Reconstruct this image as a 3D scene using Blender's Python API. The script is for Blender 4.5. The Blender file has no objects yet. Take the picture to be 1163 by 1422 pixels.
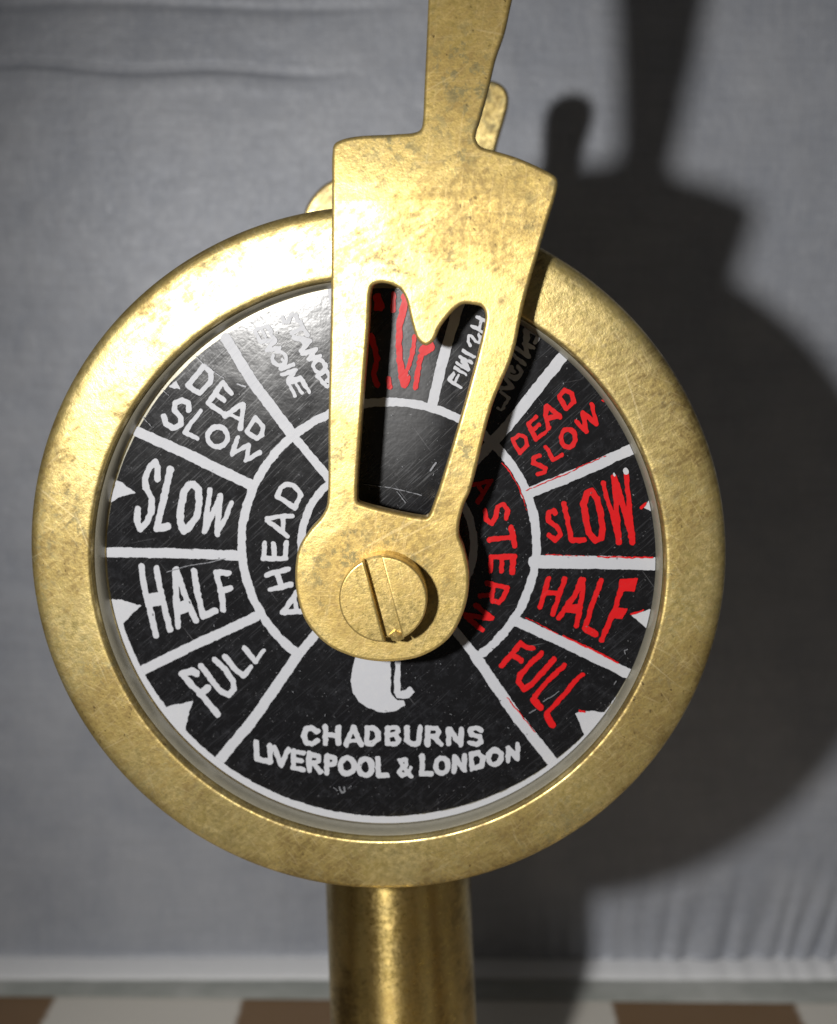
import bpy, bmesh, math, random
import numpy as np
from mathutils import Vector, Matrix, Euler
random.seed(7); rng = np.random.RandomState(11)

# ---------------------------------------------------------------- camera, world, lamp, exposure
S = 0.045            # metres: radius of the brass ring. All lengths below are in ring radii.
H = 2.52             # height of the dial centre above the table
sc = bpy.context.scene
COL = sc.collection
CAM = np.array([0.30, -3.634, 0.813]); YAW, PITCH, FPX = -0.0475, -0.1798, 1800.0   # in the telegraph's own frame
TH = -0.0475         # the telegraph stands turned by this angle on the table
_c, _s = math.cos(TH), math.sin(TH)
CW = (CAM[0]*_c-CAM[1]*_s, CAM[0]*_s+CAM[1]*_c)
cd = bpy.data.cameras.new('camera'); cam = bpy.data.objects.new('camera', cd); COL.objects.link(cam)
cam.location = (CW[0]*S, CW[1]*S, (CAM[2]+H)*S)
cam.rotation_euler = (math.pi/2 + PITCH, 0, -YAW+TH)
cd.sensor_fit = 'VERTICAL'; cd.sensor_height = 24; cd.lens = FPX/1422*24
cd.clip_start = 0.005; cd.clip_end = 20
cd.dof.use_dof = True; cd.dof.focus_distance = 3.62*S; cd.dof.aperture_fstop = 11.5
sc.camera = cam
w = bpy.data.worlds.new('World'); sc.world = w; w.use_nodes = True
bg = w.node_tree.nodes['Background']; bg.inputs[0].default_value = (0.86, 0.83, 0.80, 1); bg.inputs[1].default_value = 0.042
LP = Vector((-1.235*S, -3.75*S, (0.98+H)*S))
ld = bpy.data.lights.new('lamp', 'SPOT'); ld.shadow_soft_size = 0.13*S; ld.spot_size = math.radians(100); ld.spot_blend = 1.0
ld.energy = 1.85; ld.color = (1.0, 0.98, 0.95)
lamp = bpy.data.objects.new('lamp', ld); COL.objects.link(lamp); lamp.location = LP
lamp.rotation_euler = (Vector((1.75*S, 2.2*S, (-1.1+H)*S)) - LP).to_track_quat('-Z', 'Y').to_euler()
sc.view_settings.view_transform = 'Standard'; sc.view_settings.look = 'None'
sc.view_settings.exposure = 0.0; sc.view_settings.gamma = 1.0

# ---------------------------------------------------------------- photograph pixel -> point on a plane at depth y
_fw = np.array([math.sin(YAW)*math.cos(PITCH), math.cos(YAW)*math.cos(PITCH), math.sin(PITCH)])
_r = np.array([math.cos(YAW), -math.sin(YAW), 0.0]); _u = np.cross(_r, _fw)
def at(px, py, y):
    px = np.asarray(px, float); py = np.asarray(py, float)
    d = ((px-581.5)/FPX)[..., None]*_r - ((py-711)/FPX)[..., None]*_u + _fw
    t = (y-CAM[1])/d[..., 1]
    P = CAM + d*t[..., None]
    return P[..., 0], P[..., 2]
def at1(px, py, y):
    x, z = at(px, py, y); return float(x), float(z)

# ---------------------------------------------------------------- object helpers
def link(name, me, mat, parent=None, kind=None, label=None):
    o = bpy.data.objects.new(name, me); COL.objects.link(o)
    if mat: me.materials.clear(); me.materials.append(mat)
    if parent: o.parent = parent
    if kind: o['kind'] = kind
    if label: o['label'] = label
    return o
def mesh(name, V, F, smooth=False):
    me = bpy.data.meshes.new(name)
    me.from_pydata([tuple(c*S for c in v) for v in V], [], F); me.update()
    if smooth:
        for p in me.polygons: p.use_smooth = True
    return me
def lathe_y(prof, n=192, off=None):
    """prof: (radius, y[, shift]) revolved about the y axis; shift moves the circle by off*shift"""
    V, F = [], []
    for p in prof:
        r, y = p[0], p[1]; sh = p[2] if len(p) > 2 else 0
        for i in range(n):
            a = 2*math.pi*i/n
            V.append((r*math.cos(a)+(off[0]*sh if off else 0), y, r*math.sin(a)+(off[1]*sh if off else 0)))
    for j in range(len(prof)-1):
        for i in range(n):
            F.append((j*n+i, j*n+(i+1) % n, (j+1)*n+(i+1) % n, (j+1)*n+i))
    return V, F
def lathe_z(prof, n=96, cx=0, cy=0):
    V, F = [], []
    for r, z in prof:
        for i in range(n):
            a = 2*math.pi*i/n; V.append((cx+r*math.cos(a), cy+r*math.sin(a), z))
    for j in range(len(prof)-1):
        for i in range(n): F.append((j*n+i, j*n+(i+1) % n, (j+1)*n+(i+1) % n, (j+1)*n+i))
    return V, F
def flip(F): return [tuple(reversed(f)) for f in F]
def catmull(P, k=6, closed=True):
    P = [np.array(p, float) for p in P]; n = len(P); out = []
    for i in range(n if closed else n-1):
        p0, p1, p2, p3 = (P[(i+j) % n] if closed else P[min(max(i+j, 0), n-1)] for j in (-1, 0, 1, 2))
        # centripetal spacing keeps tight corners tight
        t0 = 0; t1 = t0+max(np.linalg.norm(p1-p0), 1e-6)**.5; t2 = t1+max(np.linalg.norm(p2-p1), 1e-6)**.5; t3 = t2+max(np.linalg.norm(p3-p2), 1e-6)**.5
        for q in range(k):
            t = t1+(t2-t1)*q/k
            A1 = (t1-t)/(t1-t0)*p0+(t-t0)/(t1-t0)*p1; A2 = (t2-t)/(t2-t1)*p1+(t-t1)/(t2-t1)*p2; A3 = (t3-t)/(t3-t2)*p2+(t-t2)/(t3-t2)*p3
            B1 = (t2-t)/(t2-t0)*A1+(t-t0)/(t2-t0)*A2; B2 = (t3-t)/(t3-t1)*A2+(t-t1)/(t3-t1)*A3
            out.append((t2-t)/(t2-t1)*B1+(t-t1)/(t2-t1)*B2)
    return [(float(a), float(b)) for a, b in out]
def plate_from_outline(name, loops, y_front, thick, bevel):
    """loops of (x,z): first the outline, then holes -> plate with worn round edges, front face at y_front"""
    cu = bpy.data.curves.new('tmp', 'CURVE'); cu.dimensions = '2D'; cu.fill_mode = 'BOTH'
    for L in loops:
        sp = cu.splines.new('POLY'); sp.points.add(len(L)-1); sp.use_cyclic_u = True
        for p, q in zip(sp.points, L): p.co = (q[0]*S, q[1]*S, 0, 1)
    cu.extrude = max((thick/2-bevel), 0.001)*S; cu.bevel_depth = bevel*S; cu.bevel_resolution = 4; cu.offset = -bevel*S
    o = bpy.data.objects.new('tmp', cu); COL.objects.link(o)
    dg = bpy.context.evaluated_depsgraph_get(); dg.update()
    me = bpy.data.meshes.new_from_object(o.evaluated_get(dg)); me.name = name
    bpy.data.objects.remove(o); bpy.data.curves.remove(cu)
    me.transform(Matrix.Rotation(math.pi/2, 4, 'X'))
    me.transform(Matrix.Translation((0, (y_front+thick/2)*S, 0)))
    bm = bmesh.new(); bm.from_mesh(me); bmesh.ops.remove_doubles(bm, verts=bm.verts, dist=1e-6)
    bmesh.ops.recalc_face_normals(bm, faces=bm.faces)
    big = [f for f in bm.faces if abs(f.normal.y) > .999]
    bm.to_mesh(me); bm.free()
    for p in me.polygons: p.use_smooth = abs(p.normal.y) < .995
    return me

# ---------------------------------------------------------------- material helpers
class NT:
    def __init__(s, name):
        s.m = bpy.data.materials.new(name); s.m.use_nodes = True; s.t = s.m.node_tree; s.N = s.t.nodes
        s.p = s.N['Principled BSDF']; s.tc = s.n('ShaderNodeTexCoord')
    def n(s, typ, **kw):
        x = s.N.new(typ)
        for k, v in kw.items(): setattr(x, k, v)
        return x
    def l(s, a, b): s.t.links.new(a, b)
    def vec(s, scale=(1, 1, 1), rot=(0, 0, 0), loc=(0, 0, 0)):
        # rotate first, then scale, so that streaks may run at an angle
        r = s.n('ShaderNodeMapping', vector_type='POINT'); s.l(s.tc.outputs['Object'], r.inputs[0]); r.inputs['Rotation'].default_value = rot
        m = s.n('ShaderNodeMapping'); s.l(r.outputs[0], m.inputs[0])
        m.inputs['Scale'].default_value = tuple(c/S for c in scale); m.inputs['Location'].default_value = loc
        return m.outputs[0]
    def noise(s, scale, detail=4, rough=.55, vec=None, dist=0):
        x = s.n('ShaderNodeTexNoise'); x.inputs['Scale'].default_value = scale; x.inputs['Detail'].default_value = detail
        x.inputs['Roughness'].default_value = rough; x.inputs['Distortion'].default_value = dist
        s.l(vec if vec is not None else s.vec(), x.inputs['Vector']); return x.outputs['Fac']
    def ramp(s, fac, stops, interp='LINEAR'):
        x = s.n('ShaderNodeValToRGB'); x.color_ramp.interpolation = interp; e = x.color_ramp.elements
        while len(e) < len(stops): e.new(.5)
        for el, (p, c) in zip(e, stops):
            el.position = p; el.color = (c, c, c, 1) if isinstance(c, (int, float)) else (*c, 1)
        s.l(fac, x.inputs[0]); return x.outputs[0]
    def mix(s, fac, a, b, mode='MIX'):
        x = s.n('ShaderNodeMix', data_type='RGBA', blend_type=mode)
        for i, v in ((0, fac), (6, a), (7, b)):
            if hasattr(v, 'links') or hasattr(v, 'is_linked'): s.l(v, x.inputs[i])
            elif i == 0: x.inputs[0].default_value = v
            else: x.inputs[i].default_value = (*v, 1)
        return x.outputs[2]
    def math(s, op, a, b=0.0, clamp=False):
        x = s.n('ShaderNodeMath', operation=op, use_clamp=clamp)
        for i, v in ((0, a), (1, b)):
            if isinstance(v, (int, float)): x.inputs[i].default_value = v
            else: s.l(v, x.inputs[i])
        return x.outputs[0]
    def bump(s, h, strength, dist, prev=None):
        x = s.n('ShaderNodeBump'); x.inputs['Strength'].default_value = strength; x.inputs['Distance'].default_value = dist*S
        s.l(h, x.inputs['Height'])
        if prev is not None: s.l(prev, x.inputs['Normal'])
        return x.outputs[0]

def scratches(t, rots, freq=90, length=3.0, thr=.70, seed=0, wide=.03):
    """sum of thin streak families"""
    tot = None
    for k, r in enumerate(rots):
        v = t.vec(scale=(length, length, freq), rot=(0, r, 0), loc=(seed+k*3.1, k*7.7, 1.3*k))
        f = t.noise(1.0, 1.5, .5, v)
        f = t.ramp(f, [(thr, 0.0), (min(thr+wide, 1), 1.0)])
        tot = f if tot is None else t.math('MAXIMUM', tot, f)
    return tot

def brass(name, seed=0.0, tarnish=.5, dark=.2, rough=.36, hub=None, green=.35, scr=(0.5, -0.7, 1.9), pol=1.0, tone=1.0, metal=.80, aniso=0, deep=.10):
    t = NT(name)
    big = t.noise(2.6, 5, .6, t.vec(loc=(seed, seed*2, 0)))
    mid = t.noise(13, 6, .65, t.vec(loc=(seed*3, 1, seed)))
    fine = t.noise(62, 4, .7, t.vec(loc=(1, seed, 3)))
    grain = t.noise(170, 2, .6, t.vec(loc=(4, seed, 9)))
    # streaky mottling, like dried polish, running at an angle
    smear = t.noise(1.0, 4, .65, t.vec(scale=(26, 26, 85), rot=(0, .6, 0), loc=(seed, 0, 2)))
    sm = t.math('ADD', t.math('MULTIPLY', mid, .5), t.math('MULTIPLY', smear, .5))
    patch = t.math('ADD', t.math('MULTIPLY', big, .55), t.math('MULTIPLY', sm, .45))
    if hub:
        # worn, darker annulus rubbed by the screw washer
        d = t.n('ShaderNodeVectorMath', operation='DISTANCE'); t.l(t.tc.outputs['Object'], d.inputs[0]); d.inputs[1].default_value = tuple(c*S for c in hub)
        dn = t.math('ADD', t.math('DIVIDE', d.outputs['Value'], S), t.math('MULTIPLY', t.math('SUBTRACT', mid, .5), .10))
        ann = t.ramp(dn, [(0.0, 1.0), (.185, 1.0), (.21, 0.0)])
        patch = t.math('ADD', patch, t.math('MULTIPLY', ann, .10))
    T = t.ramp(patch, [(.51-.08*tarnish, 0.0), (.60-.08*tarnish, 1.0)])
    base = t.mix(t.ramp(mid, [(.35, 0.0), (.7, 1.0)]), (.75, .575, .195), (.66, .54, .235))
    base = t.mix(t.ramp(fine, [(.40, 0.0), (.62, .55)]), base, (.80, .62, .28))
    dull = t.mix(t.ramp(fine, [(.42, 0.0), (.60, 1.0)]), (.40, .29, .095), (.17, .105, .025))
    col = t.mix(t.math('MULTIPLY', T, min(.45+.55*dark, 1)), base, dull)
    gm = t.math('MULTIPLY', t.ramp(t.noise(38, 5, .75, t.vec(loc=(seed*5, 2, 2))), [(.51, 0.0), (.58, 1.0)]),
                t.ramp(t.noise(4.2, 3, .6, t.vec(loc=(2, 8, seed))), [(.42, 0.0), (.60, 1.0)]))
    col = t.mix(t.math('MULTIPLY', gm, green), col, (.225, .215, .125))
    pits = t.ramp(t.noise(95, 2, .5, t.vec(scale=(1, 1, .55), rot=(0, .5, 0), loc=(seed, 5, 5))), [(.69, 0.0), (.73, 1.0)])
    pits = t.math('MULTIPLY', pits, t.ramp(big, [(.45, 0.0), (.6, .8)]))
    col = t.mix(pits, col, (.10, .065, .025))
    fk = t.math('MULTIPLY', t.ramp(t.noise(150, 3, .7, t.vec(scale=(1, 1, .7), rot=(0, .4, 0), loc=(7, seed, 1))), [(.52, 0.0), (.60, 1.0)]), t.ramp(t.noise(5.5, 5, .65, t.vec(loc=(3, 3, seed))), [(.40, .05), (.60, .9)]))
    col = t.mix(t.math('MULTIPLY', fk, .42), col, (.27, .215, .11))
    zone = t.ramp(t.noise(1.9, 3, .6, t.vec(loc=(seed*1.7, 4, seed*.6))), [(.50, 0.0), (.62, 1.0)])
    zs = t.ramp(t.math('ADD', t.math('MULTIPLY', smear, .6), t.math('MULTIPLY', fine, .4)), [(.42, 0.0), (.56, 1.0)])
    col = t.mix(t.math('MULTIPLY', t.math('MULTIPLY', zone, zs), deep), col, (.115, .078, .028))
    # dark oxide that settles along the edges and corners
    geo = t.n('ShaderNodeNewGeometry')
    if aniso:     # turned on a lathe: fine grooves run round the post
        tg = t.n('ShaderNodeTangent'); tg.direction_type = 'RADIAL'; tg.axis = 'Z'; t.l(tg.outputs[0], t.p.inputs['Tangent']); t.p.inputs['Anisotropic'].default_value = aniso; t.p.inputs['Anisotropic Rotation'].default_value = .25
    sc_ = scratches(t, scr, 75, 2.2, .72, seed)
    fsc = scratches(t, [a+.25 for a in scr], 190, 9, .66, seed+5)
    col = t.mix(t.math('MULTIPLY', fsc, .18), col, (.93, .76, .42))
    col = t.mix(t.math('MULTIPLY', sc_, .22), col, (.95, .80, .48))
    if tone != 1.0: col = t.mix(1.0, col, (tone, tone*.95, tone*.85), 'MULTIPLY')
    t.l(col, t.p.inputs['Base Color'])
    t.p.inputs['Metallic'].default_value = metal; t.p.inputs['Coat Weight'].default_value = .2; t.p.inputs['Coat Roughness'].default_value = .30
    rg = t.math('ADD', t.math('MULTIPLY', T, .16), rough)
    rg = t.math('ADD', rg, t.math('MULTIPLY', t.math('SUBTRACT', fine, .5), .45))
    rg = t.math('ADD', rg, t.math('MULTIPLY', gm, .12), True)
    t.l(rg, t.p.inputs['Roughness'])
    b = t.bump(big, .8, .007*pol)
    b = t.bump(mid, .5, .0008*pol, b)
    b = t.bump(fine, .5, .0008, b)
    b = t.bump(grain, .5, .0009, b)
    b = t.bump(t.math('MAXIMUM', sc_, t.math('MULTIPLY', fsc, .5)), -.35, .0005, b)
    b = t.bump(pits, -.5, .0015, b)
    t.l(b, t.p.inputs['Normal'])
    return t.m

def enamel(name, col, rough=.33, rub=None, spec=.5, metal=0.0, scr=1.0, dust=.05, dustcol=(.25, .26, .30)):
    t = NT(name)
    n1 = t.noise(45, 4, .7); n2 = t.noise(9, 4, .6)
    s1 = scratches(t, (.72, .80), 300, 9, .62, 2, .10)     # dense fine rubbing marks
    s2 = scratches(t, (2.2, .2), 150, 4, .76, 6)
    s3 = t.ramp(t.noise(150, 2, .5), [(.70, 0.0), (.76, 1.0)])
    c = t.mix(t.math('MULTIPLY', t.ramp(n1, [(.5, 0.0), (.75, 1.0)]), dust), col, dustcol)
    c = t.mix(t.math('MULTIPLY', s1, .035*scr), c, (.30, .31, .36))
    c = t.mix(t.math('MULTIPLY', s2, .16*scr), c, (.34, .34, .36))
    c = t.mix(t.math('MULTIPLY', s3, .25*scr), c, (.42, .42, .44))
    t.l(c, t.p.inputs['Base Color']); t.p.inputs['Metallic'].default_value = metal
    t.p.inputs['Specular IOR Level'].default_value = spec
    r = t.math('ADD', t.math('MULTIPLY', n2, .18), rough-.08)
    r = t.math('ADD', r, t.math('MULTIPLY', s1, .10)); 
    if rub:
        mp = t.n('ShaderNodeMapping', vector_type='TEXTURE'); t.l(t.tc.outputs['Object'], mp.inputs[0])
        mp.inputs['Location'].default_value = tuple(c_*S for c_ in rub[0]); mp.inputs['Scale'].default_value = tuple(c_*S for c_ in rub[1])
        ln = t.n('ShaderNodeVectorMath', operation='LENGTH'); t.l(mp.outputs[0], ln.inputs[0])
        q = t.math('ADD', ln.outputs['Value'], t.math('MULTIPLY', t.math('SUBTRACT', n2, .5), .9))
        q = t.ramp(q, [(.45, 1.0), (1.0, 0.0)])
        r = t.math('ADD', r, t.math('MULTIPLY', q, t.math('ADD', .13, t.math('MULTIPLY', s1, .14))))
    t.l(r, t.p.inputs['Roughness'])
    b = t.bump(n2, .5, .0022); b = t.bump(n1, .35, .0005, b)
    b = t.bump(s1, -.6, .0016, b); b = t.bump(s2, -.5, .0012, b)
    t.l(b, t.p.inputs['Normal'])
    return t.m

M = {}
YP0 = .058
M['ring'] = brass('brass_ring', 1.7, tarnish=.72, dark=.6, deep=.42, rough=.36, green=.5)
M['lever'] = brass('brass_lever', 5.3, tarnish=.25, dark=.35, rough=.38, hub=None, green=.4, scr=(.5, 1.2, -.2))
M['screw'] = brass('brass_screw', 9.1, tarnish=.3, dark=.3, rough=.31, green=.05, scr=(1.3, 1.5, .2), pol=.6, tone=1.18)
M['post'] = brass('brass_post', 3.3, tarnish=.2, dark=.35, rough=.32, green=.1, scr=(1.55, 1.6), pol=.12, tone=.85, metal=1.0, aniso=.9)
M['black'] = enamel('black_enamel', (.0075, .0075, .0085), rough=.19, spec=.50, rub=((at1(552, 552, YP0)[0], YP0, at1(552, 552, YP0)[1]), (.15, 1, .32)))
M['white'] = enamel('white_paint', (.425, .434, .465), rough=.5, scr=.3, dust=.25, dustcol=(.5, .5, .5))
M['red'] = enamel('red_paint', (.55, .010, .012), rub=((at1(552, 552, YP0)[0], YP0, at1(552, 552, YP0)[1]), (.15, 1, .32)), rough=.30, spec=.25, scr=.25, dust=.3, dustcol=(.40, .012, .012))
M['silver'] = enamel('bare_plate_metal', (.31, .29, .225), rough=.38, metal=.4, scr=1, dust=.4, dustcol=(.2, .19, .16))
M['grey'] = enamel('scratched_bare_metal', (.17, .175, .19), rough=.4, metal=.2)

# ---------------------------------------------------------------- the telegraph
root = bpy.data.objects.new('engine_telegraph', None); COL.objects.link(root)
root.location = (0, 0, 0); root.rotation_euler = (0, 0, TH); root.empty_display_size = .02
root['label'] = "brass ship's engine telegraph with round black dial, red and white lettering and slotted lever"
root['category'] = 'engine telegraph'
def part(name, me, mat, parent=root, label=None, kind=None):
    o = link(name, me, mat, parent, kind, label)
    if parent is root: o.location = (0, 0, H*S)
    return o

# ring: slightly domed face, worn edges, hole a little low of centre
OFF = (0.004, -0.015)
prof = [(.802, .075, 1), (.806, .050, 1), (.819, .012, 1), (.8235, .000, 1), (.8242, -.016, .95), (.8265, -.0235, .9), (.831, -.0262, .8), (.838, -.0268, .7), (.870, -.0272, .65),
        (.905, -.0274, .5), (.950, -.0272, .3), (.973, -.0262, .15), (.986, -.0225, .1), (.995, -.014), (1.001, .002), (1.004, .03), (1.006, .07), (1.004, .17), (.992, .19), (.95, .20)]
V, F = lathe_y(prof, 256, OFF)
me = mesh('bezel_ring', V, F, True)
ring = part('bezel_ring', me, M['ring'])
# thin bare-metal lip between ring and dial
V, F = lathe_y([(.8205, .004, 1), (.816, .008, 1), (.810, .024, 1), (.806, .042, 1), (.805, .0585, 1)], 192, OFF)
V, F = V, F
part('retaining_lip', mesh('retaining_lip', V, F, True), M['silver'])
# housing drum behind
V, F = lathe_y([(.01, .10), (.93, .10), (.945, .11), (.945, .76), (.93, .78), (.01, .78)], 160)
part('drum_housing', mesh('drum_housing', V, F, False), M['post'])
V, F = lathe_y([(.90, .70), (.97, .705), (.985, .72), (.985, .83), (.97, .86), (.90, .885), (.84, .88), (.82, .86), (.82, .83), (.01, .83)], 192)
part('rear_ring', mesh('rear_ring', V, F, True), M['ring'])

# dial plate, black enamelled face
YP = .058
def disc(name, cx, cz, r, y, n=192, thick=0.0):
    V = [(cx+r*math.cos(2*math.pi*i/n), y, cz+r*math.sin(2*math.pi*i/n)) for i in range(n)]
    F = [tuple(range(n))]
    if thick:
        V += [(x, y+thick, z) for x, _, z in V]
        F += [(i, i+n, (i+1) % n+n, (i+1) % n) for i in range(n)]
    return mesh(name, V, F)
dial = part('dial_plate', disc('dial_plate', OFF[0], OFF[1], .812, YP, thick=.02), M['silver'])
dial.rotation_euler = (0, 0, math.radians(-.8))     # the plate sits a touch askew in its ring
def on_dial(name, me, mat, label=None):
    return link(name, me, mat, dial, None, label)
# black print: circle through measured points of the photograph
xs = []
ang = np.linspace(0, 2*np.pi, 180, endpoint=False)
bx, bz = at(531+384.5*np.cos(ang), 767+366.5*np.sin(ang), YP-.0025)
wob = 1+rng.randn(180)*.0006
bx0, bz0 = bx.mean(), bz.mean()
V = [(bx0+(x-bx0)*k, YP-.0025, bz0+(z-bz0)*k) for x, z, k in zip(bx, bz, wob)]
on_dial('black_enamel_face', mesh('black_enamel_face', V, [tuple(range(180))]), M['black'])

# ---- printed marks: traced as strokes, edges roughened, filled by marching squares
def vnoise(x, y, cell, seed):
    r = np.random.RandomState(seed); T = r.rand(256, 256)*2-1
    x = x/cell; y = y/cell; xi = np.floor(x).astype(int); yi = np.floor(y).astype(int); fx = x-xi; fy = y-yi
    fx = fx*fx*(3-2*fx); fy = fy*fy*(3-2*fy)
    g = lambda a, b: T[a % 256, b % 256]
    return (g(xi, yi)*(1-fx)+g(xi+1, yi)*fx)*(1-fy)+(g(xi, yi+1)*(1-fx)+g(xi+1, yi+1)*fx)*fy
def sd_seg(X, Y, a, b):
    dx, dy = b[0]-a[0], b[1]-a[1]; L = dx*dx+dy*dy
    t = np.clip(((X-a[0])*dx+(Y-a[1])*dy)/L, 0, 1) if L > 1e-9 else 0*X
    return np.hypot(X-a[0]-t*dx, Y-a[1]-t*dy)
def sd_poly(X, Y, P):
    d = np.full(X.shape, 1e9); ins = np.zeros(X.shape, bool)
    for i in range(len(P)):
        a, b = P[i], P[(i+1) % len(P)]
        d = np.minimum(d, sd_seg(X, Y, a, b))
        c = ((a[1] > Y) != (b[1] > Y))
        with np.errstate(divide='ignore', invalid='ignore'):
            c &= X < (b[0]-a[0])*(Y-a[1])/((b[1]-a[1]) if b[1] != a[1] else 1e-9)+a[0]
        ins ^= c
    return np.where(ins, -d, d)
DIALC = at1(531, 768, YP)
def build_marks(shapes, y, g=1.0, rough=.75, seed=3, clip=True):
    """shapes: list of ('s', pts, width) or ('p', pts), photograph pixels -> (verts, faces) on the dial plane"""
    allx = [p[0] for s in shapes for p in s[1]]; ally = [p[1] for s in shapes for p in s[1]]
    mw = max([s[2] if s[0] == 's' else 0 for s in shapes])/2+4
    x0, x1, y0, y1 = min(allx)-mw, max(allx)+mw, min(ally)-mw, max(ally)+mw
    nx, ny = int((x1-x0)/g)+2, int((y1-y0)/g)+2
    X, Y = np.meshgrid(x0+np.arange(nx)*g, y0+np.arange(ny)*g)
    Xw = X+rough*vnoise(X, Y, 4.3, seed)+rough*.8*vnoise(X, Y, 9.7, seed+1); Yw = Y+rough*vnoise(X, Y, 4.3, seed+2)+rough*.8*vnoise(X, Y, 9.7, seed+3)
    D = np.full(X.shape, 1e9)
    for s in shapes:
        if s[0] == 's':
            P = s[1]
            for a, b in zip(P[:-1], P[1:]): D = np.minimum(D, sd_seg(Xw, Yw, a, b)-s[2]/2)
        else: D = np.minimum(D, sd_poly(Xw, Yw, s[1]))
    D += .25*vnoise(X, Y, 2.2, seed+9)
    if clip:   # stay on the printed plate
        cx_, cz_ = at(X, Y, YP); rr = np.hypot(cx_-OFF[0], cz_-OFF[1]); D = np.maximum(D, (rr-.8045)*480)
    V = []; F = []; vid = {}
    def vt(key, x, yv):
        i = vid.get(key)
        if i is None:
            i = len(V); V.append((x, yv)); vid[key] = i
        return i
    ins = D < 0
    for j in range(ny-1):
        a, b, c, d = ins[j, :-1], ins[j, 1:], ins[j+1, 1:], ins[j+1, :-1]
        full = a & b & c & d; anyc = (a | b | c | d) & ~full
        idx = np.flatnonzero(full)
        if len(idx):
            for run in np.split(idx, np.flatnonzero(np.diff(idx) > 1)+1):
                i0, i1 = run[0], run[-1]+1
                F.append((vt((i0, j), X[j, i0], Y[j, i0]), vt((i1, j), X[j, i1], Y[j, i1]), vt((i1, j+1), X[j+1, i1], Y[j+1, i1]), vt((i0, j+1), X[j+1, i0], Y[j+1, i0])))
        for i in np.flatnonzero(anyc):
            cs = [(i, j), (i+1, j), (i+1, j+1), (i, j+1)]; poly = []
            for q in range(4):
                p0, p1 = cs[q], cs[(q+1) % 4]; d0, d1 = D[p0[1], p0[0]], D[p1[1], p1[0]]
                if d0 < 0: poly.append(vt(p0, X[p0[1], p0[0]], Y[p0[1], p0[0]]))
                if (d0 < 0) != (d1 < 0):
                    t = d0/(d0-d1); k = (min(p0, p1), max(p0, p1), 'e')
                    poly.append(vt(k, X[p0[1], p0[0]]+t*(X[p1[1], p1[0]]-X[p0[1], p0[0]]), Y[p0[1], p0[0]]+t*(Y[p1[1], p1[0]]-Y[p0[1], p0[0]])))
            if len(set(poly)) >= 3: F.append(tuple(poly))
    if not V: return None
    A = np.array(V); px, pz = at(A[:, 0], A[:, 1], y)
    return [(a, y, b) for a, b in zip(px, pz)], F
SEED = [10]
def mark(name, shapes, mat, y=YP-.005, label=None, rough=.75, g=1.0, clip=True):
    SEED[0] += 13; y -= .00004*((SEED[0]-10)//13)
    r = build_marks(shapes, y, g, rough, SEED[0] % 200, clip)
    if r: return on_dial(name, mesh(name, *r), M[mat], label)
def T(ox, oy, s):
    f = lambda pts: [(ox+x/s, oy+y/s) for x, y in pts]
    def st(w, *pts, c=False): q = f(pts); return ('s', q+[q[0]] if c else q, w/s)
    def pl(*pts): return ('p', f(pts))
    def el(w, cx, cy, rx, ry, tilt=0, n=18, a0=0, a1=2*math.pi):
        q = []
        for i in range(n+1):
            a = a0+(a1-a0)*i/n; u, v = rx*math.cos(a), ry*math.sin(a)
            q.append((cx+u*math.cos(tilt)-v*math.sin(tilt), cy+u*math.sin(tilt)+v*math.cos(tilt)))
        return st(w, *q)
    return st, pl, el

# dividers, rings
st, pl, el = T(0, 0, 1)
for w_, pts in ((15, [(313, 470), (352, 533), (405, 603)]), (12, [(405, 603), (470, 680)]), (14.5, [(190, 600), (270, 636), (346, 673)]),
                (13.5, [(142, 768), (240, 769), (332, 772)]), (13.5, [(186, 938), (262, 900), (355, 857)]),
                (14.5, [(298, 1064), (350, 1002), (412, 912)]), (12.5, [(412, 912), (446, 872)]),
                (15, [(768, 1058), (718, 995), (660, 910)]), (12, [(660, 910), (618, 858)]), (14.5, [(716, 861), (800, 899), (880, 938)]),
                (18, [(742, 779.5), (830, 780), (922, 782)]), (15, [(730, 686), (806, 655), (890, 617)]),
                (15.5, [(790, 484), (745, 540), (706, 590), (672, 626)]), (13, [(672, 626), (625, 680)]),
                (14, [(645, 400), (632, 440), (612, 510), (601, 560)]), (14, [(462, 405), (476, 480), (488, 560)])):
    mark('divider_line', [st(w_, *pts)], 'white', rough=.6)
n = 90
def arc(cx, cy, rx, ry, d0, d1, n=60): return [(cx+rx*math.cos(math.radians(d0+(d1-d0)*i/n)), cy+ry*math.sin(math.radians(d0+(d1-d0)*i/n))) for i in range(n+1)]
mark('ring_line', [st(11.8, *arc(540, 754.6, 205, 196.6, 128.5, 410.5, 90))], 'white',  rough=.8)
mark('ring_line', [st(10.5, *arc(538, 756, 120, 115, 128, 228)), ], 'white',  rough=.7)
mark('ring_line', [st(10.5, *arc(538, 756, 120, 115, -46, 52)), ], 'white',  rough=.7)
mark('rim_line', [st(11, *arc(536, 756, 389, 383, 18, 164, 120))], 'white',  rough=.6)

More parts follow.
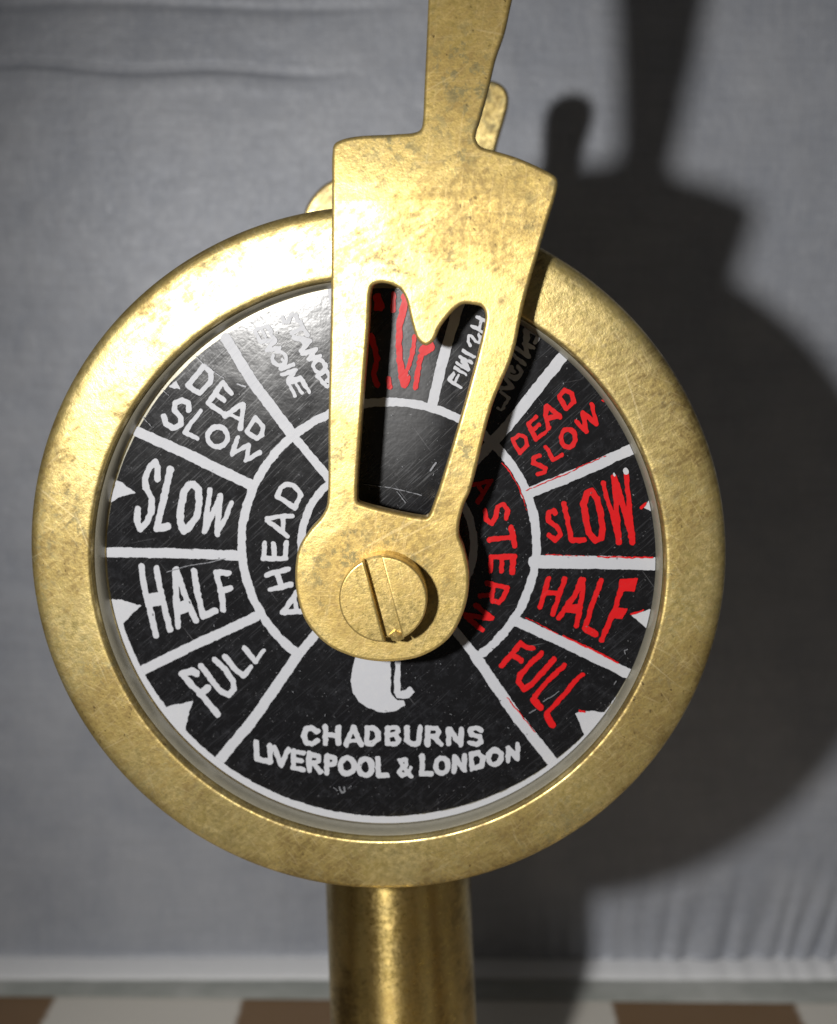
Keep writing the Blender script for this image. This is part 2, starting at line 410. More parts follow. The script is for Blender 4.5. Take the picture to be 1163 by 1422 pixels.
# --- ahead side, white
st, pl, el = T(200, 480, 5.815)
mark('lettering', [st(44, (480, 165), (540, 215), (535, 290), (445, 385), (375, 345), (352, 320), c=True),
    st(42, (635, 300), (515, 465), (635, 552)), st(40, (635, 300), (700, 382)), st(38, (572, 378), (645, 448)),
    st(42, (795, 475), (720, 515), (650, 575)), st(42, (798, 475), (792, 560), (775, 670)), st(30, (700, 560), (780, 600)),
    st(38, (893, 585), (955, 655), (950, 725), (905, 750), (825, 698), c=True)], 'white')
mark('lettering', [st(46, (357, 520), (352, 465), (300, 442), (245, 470), (243, 525), (290, 585), (290, 640), (230, 668), (168, 635), (152, 572)),
    st(38, (452, 530), (325, 702), (425, 750)), el(42, 590, 738, 82, 80), st(35, (757, 745), (705, 880), (842, 800), (822, 930), (935, 862))], 'white')
mark('arrow_mark', [pl((190, 332), (255, 280), (290, 350), (240, 352))], 'white')
st, pl, el = T(330, 400, 6.466)
mark('lettering', [st(36, (400, 260), (408, 310), (455, 305), (478, 240), (522, 245), (530, 290)),
    st(40, (560, 310), (625, 425)), st(42, (592, 368), (480, 402)), st(42, (500, 440), (650, 480), (565, 560)), st(30, (565, 460), (600, 510)),
    st(42, (580, 590), (700, 545), (640, 640), (740, 610)), el(38, 735, 705, 55, 55), st(32, (715, 790), (800, 745), (835, 800), (790, 830), (845, 850), (800, 885), (750, 840), (715, 790))], 'white', rough=1.0)
mark('lettering', [st(32, (150, 375), (275, 345)), st(34, (150, 375), (205, 480)), st(28, (212, 365), (245, 440)), st(34, (275, 350), (318, 450)),
    st(38, (215, 485), (335, 468), (262, 560), (375, 540)), el(38, 375, 635, 64, 60, 0, 18, -1.9, 3.6), st(28, (395, 640), (425, 665)),
    st(40, (380, 725), (500, 690)), st(40, (400, 775), (515, 740), (455, 830), (560, 810)),
    st(36, (450, 850), (575, 818)), st(34, (450, 850), (512, 965)), st(32, (515, 835), (575, 945)), st(34, (575, 818), (640, 935))], 'white', rough=1.0)
st, pl, el = T(150, 620, 5.815)
mark('lettering', [st(50, (392, 270), (397, 180), (375, 122), (325, 180), (293, 270), (300, 340), (348, 430), (342, 540), (300, 620), (256, 675), (228, 610), (232, 510)),
    st(55, (498, 185), (440, 440), (388, 668)), st(62, (390, 665), (475, 655)),
    st(58, (685, 305), (725, 345), (732, 450), (712, 570), (650, 655), (608, 685), (580, 620), (580, 500), (610, 370), (645, 315), c=True),
    st(42, (817, 355), (800, 500), (775, 695), (905, 400)), st(48, (905, 400), (885, 560), (882, 710)), st(40, (882, 710), (945, 580), (995, 455))], 'white')
mark('arrow_mark', [pl((60, 275), (120, 305), (215, 380), (120, 405), (10, 455), (30, 360))], 'white')
st, pl, el = T(150, 760, 5.815)
mark('lettering', [st(50, (262, 160), (292, 350), (385, 722)), st(48, (385, 170), (420, 370), (495, 668)), pl((300, 380), (440, 362), (450, 465), (330, 490)),
    st(48, (538, 185), (545, 400), (560, 645)), st(48, (545, 185), (620, 400), (705, 595)), pl((535, 450), (650, 430), (670, 515), (545, 560)),
    st(50, (690, 195), (722, 400), (765, 560)), st(55, (765, 562), (862, 518)),
    st(48, (872, 215), (908, 350), (930, 508)), st(50, (870, 208), (965, 212)), st(52, (915, 350), (982, 340))], 'white')
mark('arrow_mark', [pl((5, 425), (120, 440), (258, 478), (160, 575), (80, 660), (20, 560))], 'white')
mark('scratch', [st(7, (470, 207), (640, 155), (800, 130), (940, 95))], 'grey', y=YP-.0082, rough=.3, g=.7)
st, pl, el = T(200, 870, 5.815)
mark('lettering', [st(50, (300, 395), (480, 580), (590, 715)), st(55, (300, 392), (380, 365), (418, 385)), st(58, (462, 540), (512, 500)),
    st(46, (458, 325), (560, 460), (625, 535), (685, 560), (722, 510), (715, 445), (650, 350), (568, 272)),
    st(46, (648, 250), (720, 340), (800, 402), (858, 335)), st(42, (808, 178), (895, 285)), st(34, (895, 285), (965, 198))], 'white')
mark('arrow_mark', [pl((125, 668), (250, 640), (395, 605), (350, 730), (318, 885), (220, 800))], 'white')
st, pl, el = T(330, 650, 5.925)
mark('lettering', [st(42, (368, 1188), (430, 1110), (490, 1020)), st(44, (368, 1192), (535, 1180)), st(36, (465, 1080), (490, 1170)),
    st(42, (232, 885), (418, 832)), st(42, (268, 1003), (440, 960)), st(46, (325, 870), (358, 985)),
    st(44, (212, 748), (398, 748)), st(40, (214, 748), (220, 622)), st(40, (300, 745), (296, 622)), st(40, (390, 748), (398, 615)),
    st(38, (240, 415), (330, 402), (445, 395)), st(42, (242, 435), (330, 500), (405, 562)), st(38, (372, 405), (372, 520)),
    st(42, (322, 235), (350, 170), (392, 138), (455, 142), (508, 195), (518, 232), (468, 330), c=True)], 'white')
# --- maker's panel
st, pl, el = T(340, 980, 5.286)
mark('lettering', [st(40, (532, 190), (490, 158), (448, 172), (430, 220), (448, 268), (490, 282), (530, 258)),
    st(40, (590, 155), (590, 280)), st(40, (685, 160), (685, 280)), st(36, (590, 218), (685, 218)),
    st(38, (795, 160), (740, 285)), st(38, (795, 160), (855, 285)), st(28, (765, 255), (830, 255)),
    st(40, (897, 160), (945, 162), (980, 200), (978, 245), (945, 277), (897, 277), c=True),
    st(38, (1045, 160), (1045, 280)), st(34, (1045, 160), (1115, 163), (1125, 190), (1100, 215), (1045, 218)), st(34, (1100, 218), (1135, 250), (1110, 280), (1045, 280)),
    st(40, (1191, 155), (1191, 250), (1225, 280), (1262, 278), (1280, 250), (1283, 155)),
    st(40, (1341, 160), (1341, 280)), st(36, (1345, 165), (1410, 163), (1426, 195), (1405, 222), (1345, 224)), st(36, (1380, 225), (1440, 283)),
    st(38, (1496, 280), (1496, 168), (1588, 280), (1588, 168)),
    st(37, (1735, 178), (1700, 158), (1655, 172), (1660, 208), (1725, 225), (1738, 258), (1700, 282), (1648, 265))], 'white', rough=.9)
mark('lettering', [st(40, (80, 268), (85, 392), (180, 418)), st(40, (182, 300), (186, 418)), st(38, (215, 310), (265, 440), (318, 328)),
    st(38, (355, 332), (355, 460), (428, 470)), st(34, (355, 340), (430, 352)), st(32, (355, 398), (420, 408)),
    st(38, (470, 350), (475, 478)), st(34, (470, 355), (540, 368), (545, 408), (485, 420)), st(36, (505, 425), (560, 492)),
    st(38, (600, 365), (600, 498)), st(36, (600, 370), (658, 385), (660, 422), (605, 436)), el(40, 750, 442, 48, 58), el(40, 885, 452, 48, 60), st(42, (975, 385), (980, 510), (1045, 510)),
    st(32, (1132, 400), (1180, 395), (1185, 430), (1150, 452), (1128, 482), (1155, 512), (1200, 490), (1218, 455)), st(32, (1140, 420), (1220, 515)),
    st(40, (1301, 368), (1301, 495), (1368, 497)), el(40, 1448, 436, 47, 56), st(37, (1540, 482), (1540, 368), (1612, 470), (1612, 362)),
    st(38, (1663, 347), (1715, 340), (1750, 380), (1738, 438), (1668, 457), c=True), el(40, 1834, 373, 46, 54, .3), st(36, (1930, 400), (1935, 302), (2000, 385), (2002, 278))], 'white', rough=.9)
mark('chip', [st(14, (695, 600), (712, 640), (735, 630), (728, 600)), st(6, (650, 605), (680, 625)), st(6, (760, 605), (780, 590))], 'grey', y=YP-.0082, g=.7)
st, pl, el = T(450, 880, 7.269)
mark('emblem', [pl((330, 180), (300, 280), (265, 470), (290, 590), (350, 690), (450, 750), (550, 790), (640, 792), (730, 780), (815, 722), (805, 670), (740, 668), (690, 632), (672, 580), (672, 180)),
    pl((706, 430), (716, 400), (716, 180), (770, 180), (772, 580), (800, 578), (860, 535), (920, 580), (860, 645), (800, 655), (735, 642), (705, 592))], 'white', rough=.7)
# --- stop / finished with engine
st, pl, el = T(500, 380, 6.461)
mark('lettering', [st(46, (165, 200), (150, 310)), st(70, (150, 215), (190, 300)), st(50, (100, 560), (130, 680), (155, 760), (120, 900), (150, 1000)), st(48, (302, 190), (296, 330)),
    st(56, (402, 200), (392, 300), (358, 430), (348, 620), (356, 780), (378, 900)), st(66, (378, 930), (398, 995), (418, 930)),
    st(40, (488, 560), (470, 720), (415, 890)), st(92, (575, 690), (620, 650)), st(46, (545, 740), (515, 900), (495, 1020)), st(42, (255, 940), (266, 1015))], 'red', rough=.9,
    label='scratched red lettering seen through the lever slot')
st, pl, el = T(600, 430, 6.461)
mark('lettering', [st(30, (155, 635), (255, 695)), st(30, (158, 635), (190, 570)), st(28, (205, 660), (232, 590)),
    st(32, (205, 525), (305, 578)), st(32, (222, 478), (330, 530)), st(30, (330, 530), (250, 425)), st(32, (250, 425), (358, 478)),
    st(34, (275, 365), (378, 425)), st(30, (345, 325), (318, 285), (335, 240), (368, 240), (385, 285), (420, 300), (440, 262), (420, 222)),
    st(34, (365, 155), (470, 205)), st(34, (400, 65), (500, 110)), st(30, (418, 175), (445, 95))], 'white', rough=1.1)
mark('lettering', [st(22, (585, 880), (625, 900), (645, 880), (685, 790), (610, 730)), st(34, (615, 700), (720, 700), (640, 590), (760, 600)),
    el(38, 740, 560, 56, 56, 0, 18, -1.0, 4.2), st(30, (735, 555), (700, 530)), st(36, (725, 405), (830, 490)), st(38, (760, 345), (870, 425), (830, 300), (905, 340)),
    st(60, (845, 190), (850, 270)), st(38, (860, 180), (965, 235), (925, 295))], 'white', rough=1.0)
# --- astern side, red
st, pl, el = T(690, 500, 5.815)
mark('lettering', [st(34, (125, 638), (180, 600), (232, 625), (240, 685), (190, 750), c=True), st(36, (255, 512), (315, 638)), st(34, (257, 512), (318, 455)), st(32, (285, 572), (340, 522)), st(32, (315, 638), (392, 580)),
    st(38, (400, 370), (395, 460), (415, 545)), st(38, (405, 368), (450, 410), (508, 455)), st(40, (405, 475), (480, 452)), st(26, (425, 540), (385, 590)),
    st(36, (500, 292), (548, 240), (605, 268), (620, 340), (562, 395), c=True)], 'red')
mark('lettering', [st(36, (342, 770), (295, 785), (288, 825), (345, 845), (392, 868), (382, 905), (332, 918)), st(34, (397, 700), (455, 805), (525, 762)), el(38, 575, 628, 58, 70),
    st(34, (637, 492), (722, 575)), st(36, (722, 575), (695, 430)), st(36, (695, 425), (800, 512)), st(34, (800, 512), (765, 355))], 'red')
mark('arrow_mark', [pl((842, 325), (875, 290), (912, 325), (880, 345))], 'red', label='small red arrow tip with white edge')
mark('arrow_mark', [pl((880, 322), (905, 312), (925, 340), (885, 338))], 'white', y=YP-.0082)
st, pl, el = T(720, 630, 5.815)
mark('lettering', [st(40, (295, 482), (282, 452), (240, 478), (242, 540), (310, 590), (338, 650), (300, 695), (248, 655)), st(42, (366, 398), (400, 560), (428, 695)), st(46, (428, 695), (525, 695)),
    st(52, (590, 295), (635, 355), (660, 480), (680, 600), (665, 680), (625, 695), (570, 640), (540, 520), (525, 400), (548, 320), c=True),
    st(36, (682, 230), (705, 330), (745, 450), (812, 715)), st(44, (768, 185), (785, 330), (790, 470)), st(44, (785, 400), (800, 560), (810, 715)), st(42, (775, 180), (850, 440), (918, 715)), st(42, (868, 165), (890, 400), (920, 715))], 'red')
mark('paint_gap', [st(46, (862, 132), (866, 142)), st(22, (768, 160), (772, 166))], 'white', y=YP-.0082)
mark('arrow_mark', [pl((1072, 345), (1125, 330), (1130, 495), (1105, 478), (1000, 430), (1035, 385))], 'white')
mark('red_fringe', [st(24, (985, 432), (1015, 405)), st(9, (1015, 405), (1030, 390))], 'red', y=YP-.0082)
mark('red_fringe', [st(7, (220, 812), (400, 818), (560, 820)), st(13, (640, 825), (760, 830), (900, 833), (1075, 830)), st(7, (60, 290), (330, 180), (560, 75), (700, 10)), st(12, (300, 190), (330, 180))], 'red', y=YP-.0082)
st, pl, el = T(720, 770, 5.815)
mark('lettering', [st(42, (242, 188), (175, 418)), st(42, (374, 192), (275, 475)), st(38, (215, 300), (325, 312)),
    st(42, (505, 195), (450, 330), (325, 505)), st(42, (522, 198), (505, 380), (465, 568)), pl((400, 400), (505, 390), (500, 480), (370, 460)), pl((480, 200), (540, 180), (515, 290), (470, 290)),
    st(42, (668, 202), (600, 370), (535, 590)), st(56, (540, 592), (615, 638)),
    st(42, (838, 225), (790, 400), (670, 685)), pl((810, 190), (962, 185), (930, 290), (860, 285), (800, 330)), pl((780, 420), (880, 425), (835, 515), (745, 500))], 'red')
mark('arrow_mark', [pl((905, 482), (1010, 450), (1090, 418), (1120, 420), (1070, 640), (1045, 608), (975, 545))], 'white')
mark('red_fringe', [st(13, (905, 472), (960, 462), (1010, 445)), st(6, (55, 500), (200, 580)), st(8, (200, 580), (320, 640)), st(15, (360, 655), (600, 765), (800, 865))], 'red', y=YP-.0082)
st, pl, el = T(680, 860, 5.815)
mark('lettering', [st(44, (95, 370), (150, 310), (215, 230), (250, 190)), st(42, (250, 190), (300, 225), (350, 228)), st(44, (195, 290), (252, 328)),
    st(44, (418, 268), (330, 350), (250, 440), (232, 500), (275, 558), (340, 520), (430, 420), (518, 318)),
    st(40, (602, 368), (480, 480), (350, 635)), st(54, (350, 645), (408, 705)), st(38, (750, 440), (690, 490), (600, 600), (462, 750)), st(60, (465, 775), (500, 842))], 'red')
mark('arrow_mark', [pl((690, 752), (760, 735), (840, 735), (945, 742), (960, 760), (830, 930), (765, 945), (735, 850))], 'white')
mark('red_fringe', [st(16, (725, 733), (765, 738)), st(8, (140, 630), (230, 740)), st(6, (230, 740), (370, 910))], 'red', y=YP-.0082)
mark('scratch', [st(8, (320, 750), (370, 725)), st(7, (430, 660), (475, 630)), st(6, (480, 630), (560, 575)), st(8, (1000, 520), (1020, 490)), st(9, (1090, 270), (1085, 245), (1110, 235))], 'grey', y=YP-.0088, rough=.3, g=.7)
st, pl, el = T(620, 640, 5.471)
mark('lettering', [st(34, (240, 310), (340, 150)), st(30, (342, 148), (195, 185)), st(30, (240, 185), (285, 250)),
    st(38, (292, 372), (300, 440), (345, 472), (378, 410), (390, 345), (430, 325), (470, 370), (455, 430)), st(40, (325, 598), (505, 575)), st(42, (492, 505), (505, 570), (518, 640)),
    st(40, (340, 725), (515, 725)), st(34, (342, 725), (332, 838)), st(34, (425, 728), (415, 835)), st(40, (508, 725), (498, 848)),
    st(36, (305, 925), (465, 962)), st(36, (465, 962), (430, 1040), (400, 1070), (350, 1060), (345, 1010), (365, 945)), st(34, (255, 1025), (350, 1015)),
    st(40, (225, 1095), (345, 1190)), st(40, (345, 1190), (280, 1190), (145, 1165)), st(36, (150, 1180), (272, 1282))], 'red')
mark('red_fringe', [st(7, (420, 10), (480, 80), (540, 180), (585, 290), (608, 370))], 'red', y=YP-.0082)
st, pl, el = T(440, 370, 3.2306)
mark('scratch', [st(3, (210, 978), (330, 992), (470, 1025)), st(3, (360, 1010), (400, 1060)), st(8, (535, 880), (510, 915))], 'grey', y=YP-.0088, rough=.4, g=.7)
st, pl, el = T(200, 480, 5.815)
mark('scratch', [st(5, (405, 80), (480, 150), (640, 265)), st(12, (750, 310), (815, 335)), st(4, (120, 340), (200, 410)), st(4, (-20, 580), (60, 660))], 'grey', y=YP-.0088, rough=.4, g=.7)
# loose specks of dust and chips
sp = []
for i in range(150):
    a, r_ = random.uniform(0, 6.283), math.sqrt(random.uniform(.02, .95))
    x, y_ = 531+372*r_*math.cos(a), 767+355*r_*math.sin(a); L = random.uniform(.3, 2.6); b_ = random.uniform(0, 3.14)
    sp.append(('s', [(x, y_), (x+L*math.cos(b_), y_+L*math.sin(b_))], random.uniform(.5, 1.5)))
V, F = [], []
for s_ in sp:
    (xa, ya), (xb, yb) = s_[1]; w_ = s_[2]/2; k = len(V)
    for ii in range(6):
        q = ii*math.pi/3; ex, ey = (xb, yb) if ii < 3 else (xa, ya)
        X_, Z_ = at1(ex+w_*math.cos(q), ey+w_*math.sin(q), YP-.0125); V.append((X_, YP-.0125, Z_))
    F.append(tuple(range(k, k+6)))
on_dial('dust_specks', mesh('dust_specks', V, F), M['grey'])['kind'] = 'stuff'

# ---------------------------------------------------------------- front lever
YL, TL = -.140, .056
g0 = [(605, -330), (597, -60), (595, 0), (589.6, 123), (587.5, 165), (585, 178), (578, 183), (548, 186), (495, 189), (473, 194), (464, 200), (461.5, 212), (461, 253), (459.6, 419), (456, 587), (455.5, 680), (453.5, 703), (446, 718),
      (429.5, 737), (415, 761), (409.7, 793.6), (412.5, 829), (425.4, 865), (454, 896), (490, 913), (520, 919), (545, 919.5), (586, 912), (624, 887), (646, 845), (652, 802), (645, 763), (638, 744), (639, 724), (645.5, 700), (653.6, 682),
      (684.5, 562), (712.4, 494), (728.6, 419), (755.7, 325), (775, 256), (773, 246), (761, 238), (718, 218.5), (683, 208), (668, 203), (661, 192), (662, 181), (667, 166), (678, 126), (689, 79.5), (701.5, 43), (711, 0), (726, -60), (770, -330), (760, -390), (690, -415), (620, -390)]
slot = [(519, 396), (529, 393), (542, 395), (556, 402.5), (564, 416), (571.5, 447), (579, 470), (585, 477), (592, 480), (602.5, 473.7), (612, 454), (634, 428), (644, 422.5), (657, 423), (669, 426), (674, 435), (672, 457), (598, 712), (593.5, 718), (586, 719),
        (502, 700), (497, 697), (496, 690), (503.5, 568), (512.7, 447.4), (515.5, 403)]
to = lambda L, y: [at1(a, b, y) for a, b in L]
lev = plate_from_outline('front_lever', [to(catmull(g0, 5), YL), to(catmull(slot, 5), YL)], YL, TL, .010)
hubc = at1(531, 812, YL)
M['lever'] = brass('brass_lever', 5.3, tarnish=.38, dark=.28, tone=.97, metal=.76, rough=.40, hub=(hubc[0], YL, hubc[1]), green=.75, scr=(.5, 1.2, -.2))
# the handle leans back a little above the shoulder: slide each point along its line so the outline keeps its shape
for v in lev.vertices:
    z_ = v.co.z/S
    k = .27*max(0, z_-1.0)**1.4
    if k > 0:
        P = np.array(v.co)/S; y2 = P[1]+k; q = (y2-CAM[1])/(P[1]-CAM[1]); P = CAM+(P-CAM)*q; v.co = Vector(P*S)
lever = part('front_lever', lev, M['lever'])
# pivot screw: hidden shank, slotted head in two halves over a core
pc = at1(535.5, 822, YL); R0 = .120; YS = YL-.090
ax = math.atan2(695-262, 603-492)    # slot direction in the photograph
sv = np.array([math.cos(ax), -math.sin(ax)]); nv = np.array([-sv[1], sv[0]])
me_parts = []
hw = .025
for sgn in (1, -1):
    a0 = math.asin(hw/R0); L = []
    for i in range(41):
        a = a0+(math.pi-2*a0)*i/40; L.append(np.array(pc)+sv*R0*math.cos(a)+nv*R0*math.sin(a)*sgn)
    me_parts.append(plate_from_outline('half', [[tuple(p) for p in (L if sgn > 0 else L[::-1])]], YS, .045, .006))
V, F = lathe_y([(.001, YS+.034), (R0-.010, YS+.034), (R0-.004, YS+.038), (R0-.002, YL+.0), (.075, YL+.0), (.075, .05)], 96)
V = [(x+pc[0], y, z+pc[1]) for x, y, z in V]
me_parts.append(mesh('core', V, F))
bm = bmesh.new()
for m_ in me_parts: bm.from_mesh(m_)
me = bpy.data.meshes.new('pivot_screw'); bm.to_mesh(me); bm.free()
screw = part('pivot_screw', me, M['screw'])
# burr of raised metal at the foot of the slot
st_ = at1(551, 888, YS)
V = [(-.022, 0, .004), (-.006, -.006, .018), (.012, -.004, .010), (.020, 0, -.006), (.004, -.008, -.012), (-.014, 0, -.012), (0, -.014, .002)]
V = [(st_[0]+a, YS+.030+b, st_[1]+c) for a, b, c in V]; V += [(x, YS+.034, z) for x, y, z in V[:6]]
F = [(0, 1, 6), (1, 2, 6), (2, 3, 6), (3, 4, 6), (4, 5, 6), (5, 0, 6)]+[(i, i+7, (i+1) % 6+7, (i+1) % 6) for i in range(6)]
link('metal_burr', mesh('metal_burr', V, F), M['screw'], screw)

# ---------------------------------------------------------------- rear lever
YB = .93
f = lambda L: to(L, YB)
rl = [(421, 318), (422, 298), (429, 280), (445.7, 260), (462, 250), (500, 240), (560, 232), (625, 225), (638, 215), (640, 200), (641, 160), (645, 135), (655, 120), (670, 112), (685, 112), (699, 119), (706, 131), (706, 146), (702, 162), (690, 204), (684, 240),
      (676, 420), (640, 700), (600, 800), (540, 820), (480, 780), (440, 640), (425, 420)]
part('rear_lever', plate_from_outline('rear_lever', [f(catmull(rl, 4))], YB, .07, .012), M['ring'])
V, F = lathe_y([(.09, .80), (.09, YB+.08), (.07, YB+.10), (.001, YB+.10)], 64)
part('rear_pivot', mesh('rear_pivot', V, F), M['screw'])

# ---------------------------------------------------------------- post and foot
YT = .44
x0, _ = at1(554.0, 1240, YT); x1, z1 = at1(561.0, 1422, YT)
zt = -.70; slope = (x1-x0)/(at1(554, 1240, YT)[1]-z1)
RP = .5*(at1(653, 1280, YT)[0]-at1(456.5, 1280, YT)[0])
def rad(z): return RP+.012*max(0, (-z-.9))
V, F = [], []; n = 96; zs = [zt, -.95, -1.1, -1.25, -1.4, -1.55, -1.7, -1.85, -2.0, -2.15, -2.28, -2.36]
for z in zs:
    cx = x0+(at1(554, 1240, YT)[1]-z)*slope
    for i in range(n): a = 2*math.pi*i/n; V.append((cx+rad(z)*math.cos(a), YT+rad(z)*math.sin(a), z))
for j in range(len(zs)-1):
    for i in range(n): F.append((j*n+i, (j+1)*n+i, (j+1)*n+(i+1) % n, j*n+(i+1) % n))
part('post', mesh('post', V, F, True), M['post'])
cx = x0+(at1(554, 1240, YT)[1]+2.36)*slope
V, F = lathe_z([(.001, -2.32), (.30, -2.32), (.33, -2.34), (.34, -2.37), (.56, -2.41), (.66, -2.44), (.68, -2.47), (.68, -H+.003), (.001, -H+.003)], 96, cx, YT)
part('foot', mesh('foot', V, flip(F), True), M['post'])

# ---------------------------------------------------------------- backdrop cloth
t = NT('grey_satin_cloth')
warp = t.noise(1.0, 2, .5, t.vec(scale=(170, 95, 7.0)))
weft = t.noise(1.0, 2, .5, t.vec(scale=(4.0, 3, 110)))
blot = t.noise(3.0, 5, .6); fl = t.noise(42, 3, .7)
spark = t.ramp(t.noise(60, 2, .6), [(.60, 0.0), (.72, 1.0)])
c = t.mix(t.ramp(blot, [(.35, 0.0), (.7, 1.0)]), (.315, .336, .388), (.400, .417, .462))
c = t.mix(t.math('MULTIPLY', t.ramp(warp, [(.4, 0.0), (.65, 1.0)]), .26), c, (.52, .53, .55))
c = t.mix(t.math('MULTIPLY', t.ramp(weft, [(.45, 0.0), (.7, 1.0)]), .24), c, (.22, .225, .25))
c = t.mix(t.math('MULTIPLY', spark, .42), c, (.62, .64, .67))
t.l(c, t.p.inputs['Base Color'])
r = t.math('ADD', t.math('MULTIPLY', fl, .25), .38); t.l(r, t.p.inputs['Roughness'])
t.p.inputs['Sheen Weight'].default_value = .25; t.p.inputs['Sheen Roughness'].default_value = .4
t.p.inputs['Specular IOR Level'].default_value = .55; t.p.inputs['Metallic'].default_value = .12
b = t.bump(blot, .5, .025); b = t.bump(warp, .4, .0016, b); b = t.bump(weft, .4, .0016, b); b = t.bump(fl, .5, .0016, b); t.l(b, t.p.inputs['Normal'])
M['cloth'] = t.m
YD = 2.20
nx, X0, X1 = 900, -6.0, 7.5
zz = list(np.linspace(6.5, 1.2, 60))+list(np.linspace(1.17, -1.2+0, 60))
zz = [z for z in np.concatenate([np.linspace(5.0, 2.12, 30), np.linspace(2.1, 1.5, 70), np.linspace(1.47, 1.0, 16), np.linspace(.95, -H+.060, 130)])]
xsg = np.linspace(X0, X1, nx)
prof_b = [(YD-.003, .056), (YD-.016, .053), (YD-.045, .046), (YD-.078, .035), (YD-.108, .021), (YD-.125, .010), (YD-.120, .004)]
V = []
rows = len(zz)+len(prof_b)
def pleat(x, z):
    """pleats fanning up from the hem on the right, a few soft creases elsewhere"""
    h = z+H; a = 0
    amp = np.clip((x-1.0)/.7, 0, 1)*np.exp(-(h/.36)**2.2)*.045*(.75+.25*np.sin(x*9.0+1))
    fan = x-(.16+.10*(x-1.2))*h+.012*np.sin(x*23)
    a = a-amp*np.abs(np.sin((fan)*26+1.2*np.sin(fan*6.3)))**1.4
    amp2 = np.exp(-((x+.45)/.25)**2)*np.exp(-(h/.6)**2)*.003
    a = a-amp2*np.sin(x*42+np.sin(x*11))
    a = a-np.exp(-((x-1.0)/.35)**2)*np.exp(-(h/.30)**2)*.006*np.sin(x*60)
    zc = 1.69+.010*np.sin(x*3.1)+.012*np.sin(x*7.7+1)
    a = a+.010*np.exp(-((z-zc)/.016)**2)*np.clip((-.15-x)/.5, 0, 1)-.002*np.exp(-((z-zc+.06)/.05)**2)*np.clip((.1-x)/.5, 0, 1)
    a = a+.005*np.exp(-((z-1.95-.01*np.sin(x*4))/.02)**2)*np.clip((.1-x)/.4, 0, 1)
    a = a+.02*np.sin(x*1.3+.4)*np.sin(z*1.1)+.008*np.sin(x*2.9+z*1.7)
    return a
for z in zz:
    a = pleat(xsg, z)
    V += [(x, YD+d, z) for x, d in zip(xsg, a)]
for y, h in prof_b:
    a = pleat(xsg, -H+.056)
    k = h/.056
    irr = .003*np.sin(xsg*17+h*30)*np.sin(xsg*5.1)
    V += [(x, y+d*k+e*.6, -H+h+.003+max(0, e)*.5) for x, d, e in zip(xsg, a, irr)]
nz = len(zz)
F = [(j*nx+i, (j+1)*nx+i, (j+1)*nx+i+1, j*nx+i+1) for j in range(nz) for i in range(nx-1)]
me = mesh('backdrop', V[:(nz+1)*nx], F, True)
o = link('backdrop', me, M['cloth']); o.location = (0, 0, H*S); o['kind'] = 'structure'
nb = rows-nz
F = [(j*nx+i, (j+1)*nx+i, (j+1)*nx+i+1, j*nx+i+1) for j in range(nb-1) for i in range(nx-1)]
t = NT('lit_hem_cloth')  # same cloth; light caught by the fold is put into a paler colour
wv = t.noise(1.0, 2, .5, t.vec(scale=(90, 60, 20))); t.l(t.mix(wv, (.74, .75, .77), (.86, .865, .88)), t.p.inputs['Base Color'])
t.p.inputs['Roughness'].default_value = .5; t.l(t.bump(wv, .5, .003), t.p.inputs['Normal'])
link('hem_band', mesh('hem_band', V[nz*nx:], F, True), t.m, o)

# ---------------------------------------------------------------- table and the strip of grey sheet lying on it
def atz(px, py, z=-H):
    d = (px-581.5)/FPX*_r-(py-711)/FPX*_u+_fw; tt = (z-CAM[2])/d[2]; P = CAM+d*tt
    return P[0]*_c-P[1]*_s, P[0]*_s+P[1]*_c
pa, pb = atz(66, 1387), atz(326, 1393); pc_, pd = atz(843, 1405), atz(1105, 1407)
print('check corners', pa, pb, pc_, pd)
t = NT('checked_table_top')
sep = t.n('ShaderNodeSeparateXYZ'); 
vv = t.vec(rot=(0, 0, math.radians(1.1)))
dn = t.n('ShaderNodeTexNoise'); dn.inputs['Scale'].default_value = 26; t.l(vv, dn.inputs['Vector'])
va = t.n('ShaderNodeVectorMath', operation='ADD'); sc2 = t.n('ShaderNodeVectorMath', operation='SCALE'); t.l(dn.outputs['Color'], sc2.inputs[0]); sc2.inputs['Scale'].default_value = .03
t.l(vv, va.inputs[0]); t.l(sc2.outputs[0], va.inputs[1])
t.l(va.outputs[0], sep.inputs[0])
PX = (pd[0]-pb[0])/3; OX = pb[0]; OY = 1.955
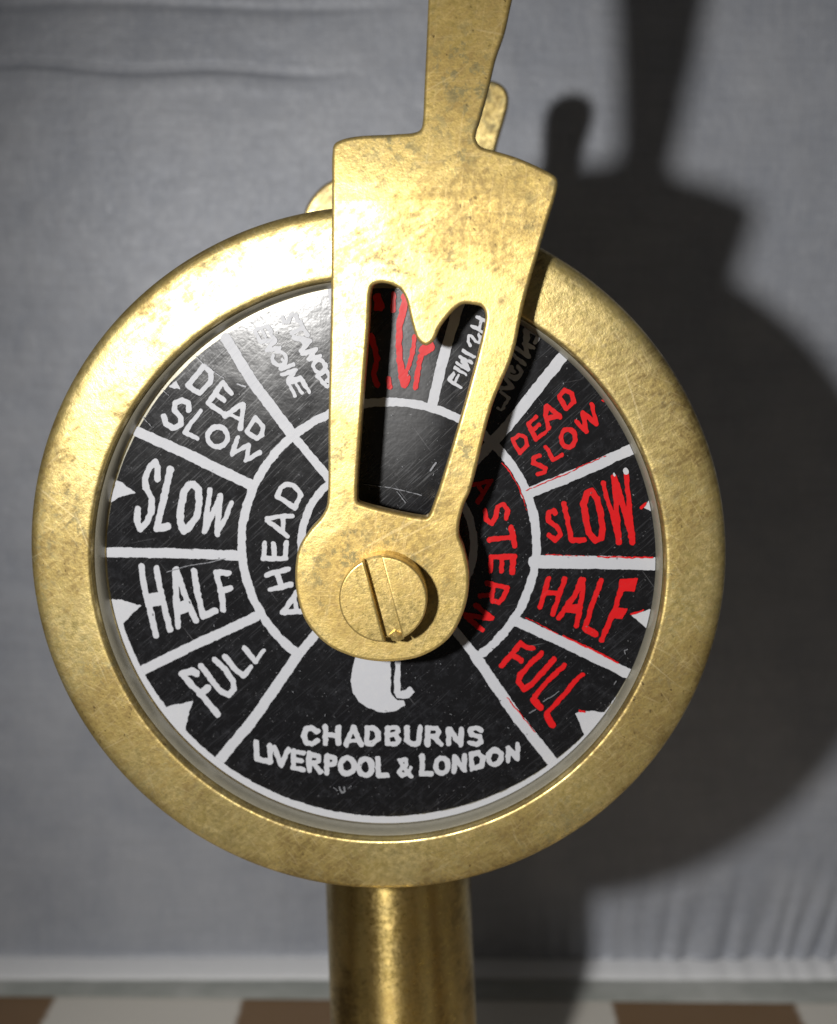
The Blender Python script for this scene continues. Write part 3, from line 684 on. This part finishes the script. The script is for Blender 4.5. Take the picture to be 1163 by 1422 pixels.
def sq(out, off):
    q = t.math('DIVIDE', t.math('SUBTRACT', out, off), PX*2); q = t.math('FRACT', q); return t.ramp(q, [(0, 0.0), (.012, 1.0), (.49, 1.0), (.505, 0.0)])
a_, b_ = sq(sep.outputs['X'], OX), sq(sep.outputs['Y'], OY-PX)
x_ = t.math('ABSOLUTE', t.math('SUBTRACT', a_, b_))
fib = t.noise(60, 3, .7)
brown = t.mix(fib, (.19, .105, .042), (.27, .16, .07)); cream = t.mix(fib, (.74, .70, .62), (.84, .80, .72))
t.l(t.mix(x_, brown, cream), t.p.inputs['Base Color']); t.p.inputs['Roughness'].default_value = .45
t.l(t.bump(fib, .5, .004), t.p.inputs['Normal'])
M['table'] = t.m
V = [(-9, -5, 0), (9, -5, 0), (9, 4, 0), (-9, 4, 0), (-9, -5, -.3), (9, -5, -.3), (9, 4, -.3), (-9, 4, -.3)]
F = [(0, 1, 2, 3), (0, 4, 5, 1), (1, 5, 6, 2), (2, 6, 7, 3), (3, 7, 4, 0), (7, 6, 5, 4)]
o = link('table', mesh('table', V, F), M['table']); o['kind'] = 'structure'
t = NT('grey_plastic_sheet')
n1 = t.noise(2.2, 4, .6); 
t.l(t.mix(t.ramp(n1, [(.4, 0.0), (.65, 1.0)]), (.40, .42, .39), (.58, .59, .56)), t.p.inputs['Base Color'])
t.p.inputs['Roughness'].default_value = .32; t.p.inputs['Alpha'].default_value = .86
t.l(t.bump(n1, .5, .02), t.p.inputs['Normal'])
M['sheet'] = t.m
nn = 120; V = []; xs_ = np.linspace(-5.5, 7, nn)
for y0_, z in ((2.4, .010), (2.12, .010), (1.934, .008), (1.930, .004)):
    for x in xs_: V.append((x, y0_-(.0145*(x+1.2) if y0_ < 2 else 0)+(.003*math.sin(x*3) if y0_ < 2 else 0), z))
F = [(j*nn+i, (j+1)*nn+i, (j+1)*nn+i+1, j*nn+i+1) for j in range(3) for i in range(nn-1)]
o = link('plastic_sheet', mesh('plastic_sheet', V, F, True), M['sheet'])
o['label'] = 'thin greenish grey sheet on the table at the foot of the grey cloth'; o['category'] = 'sheet'
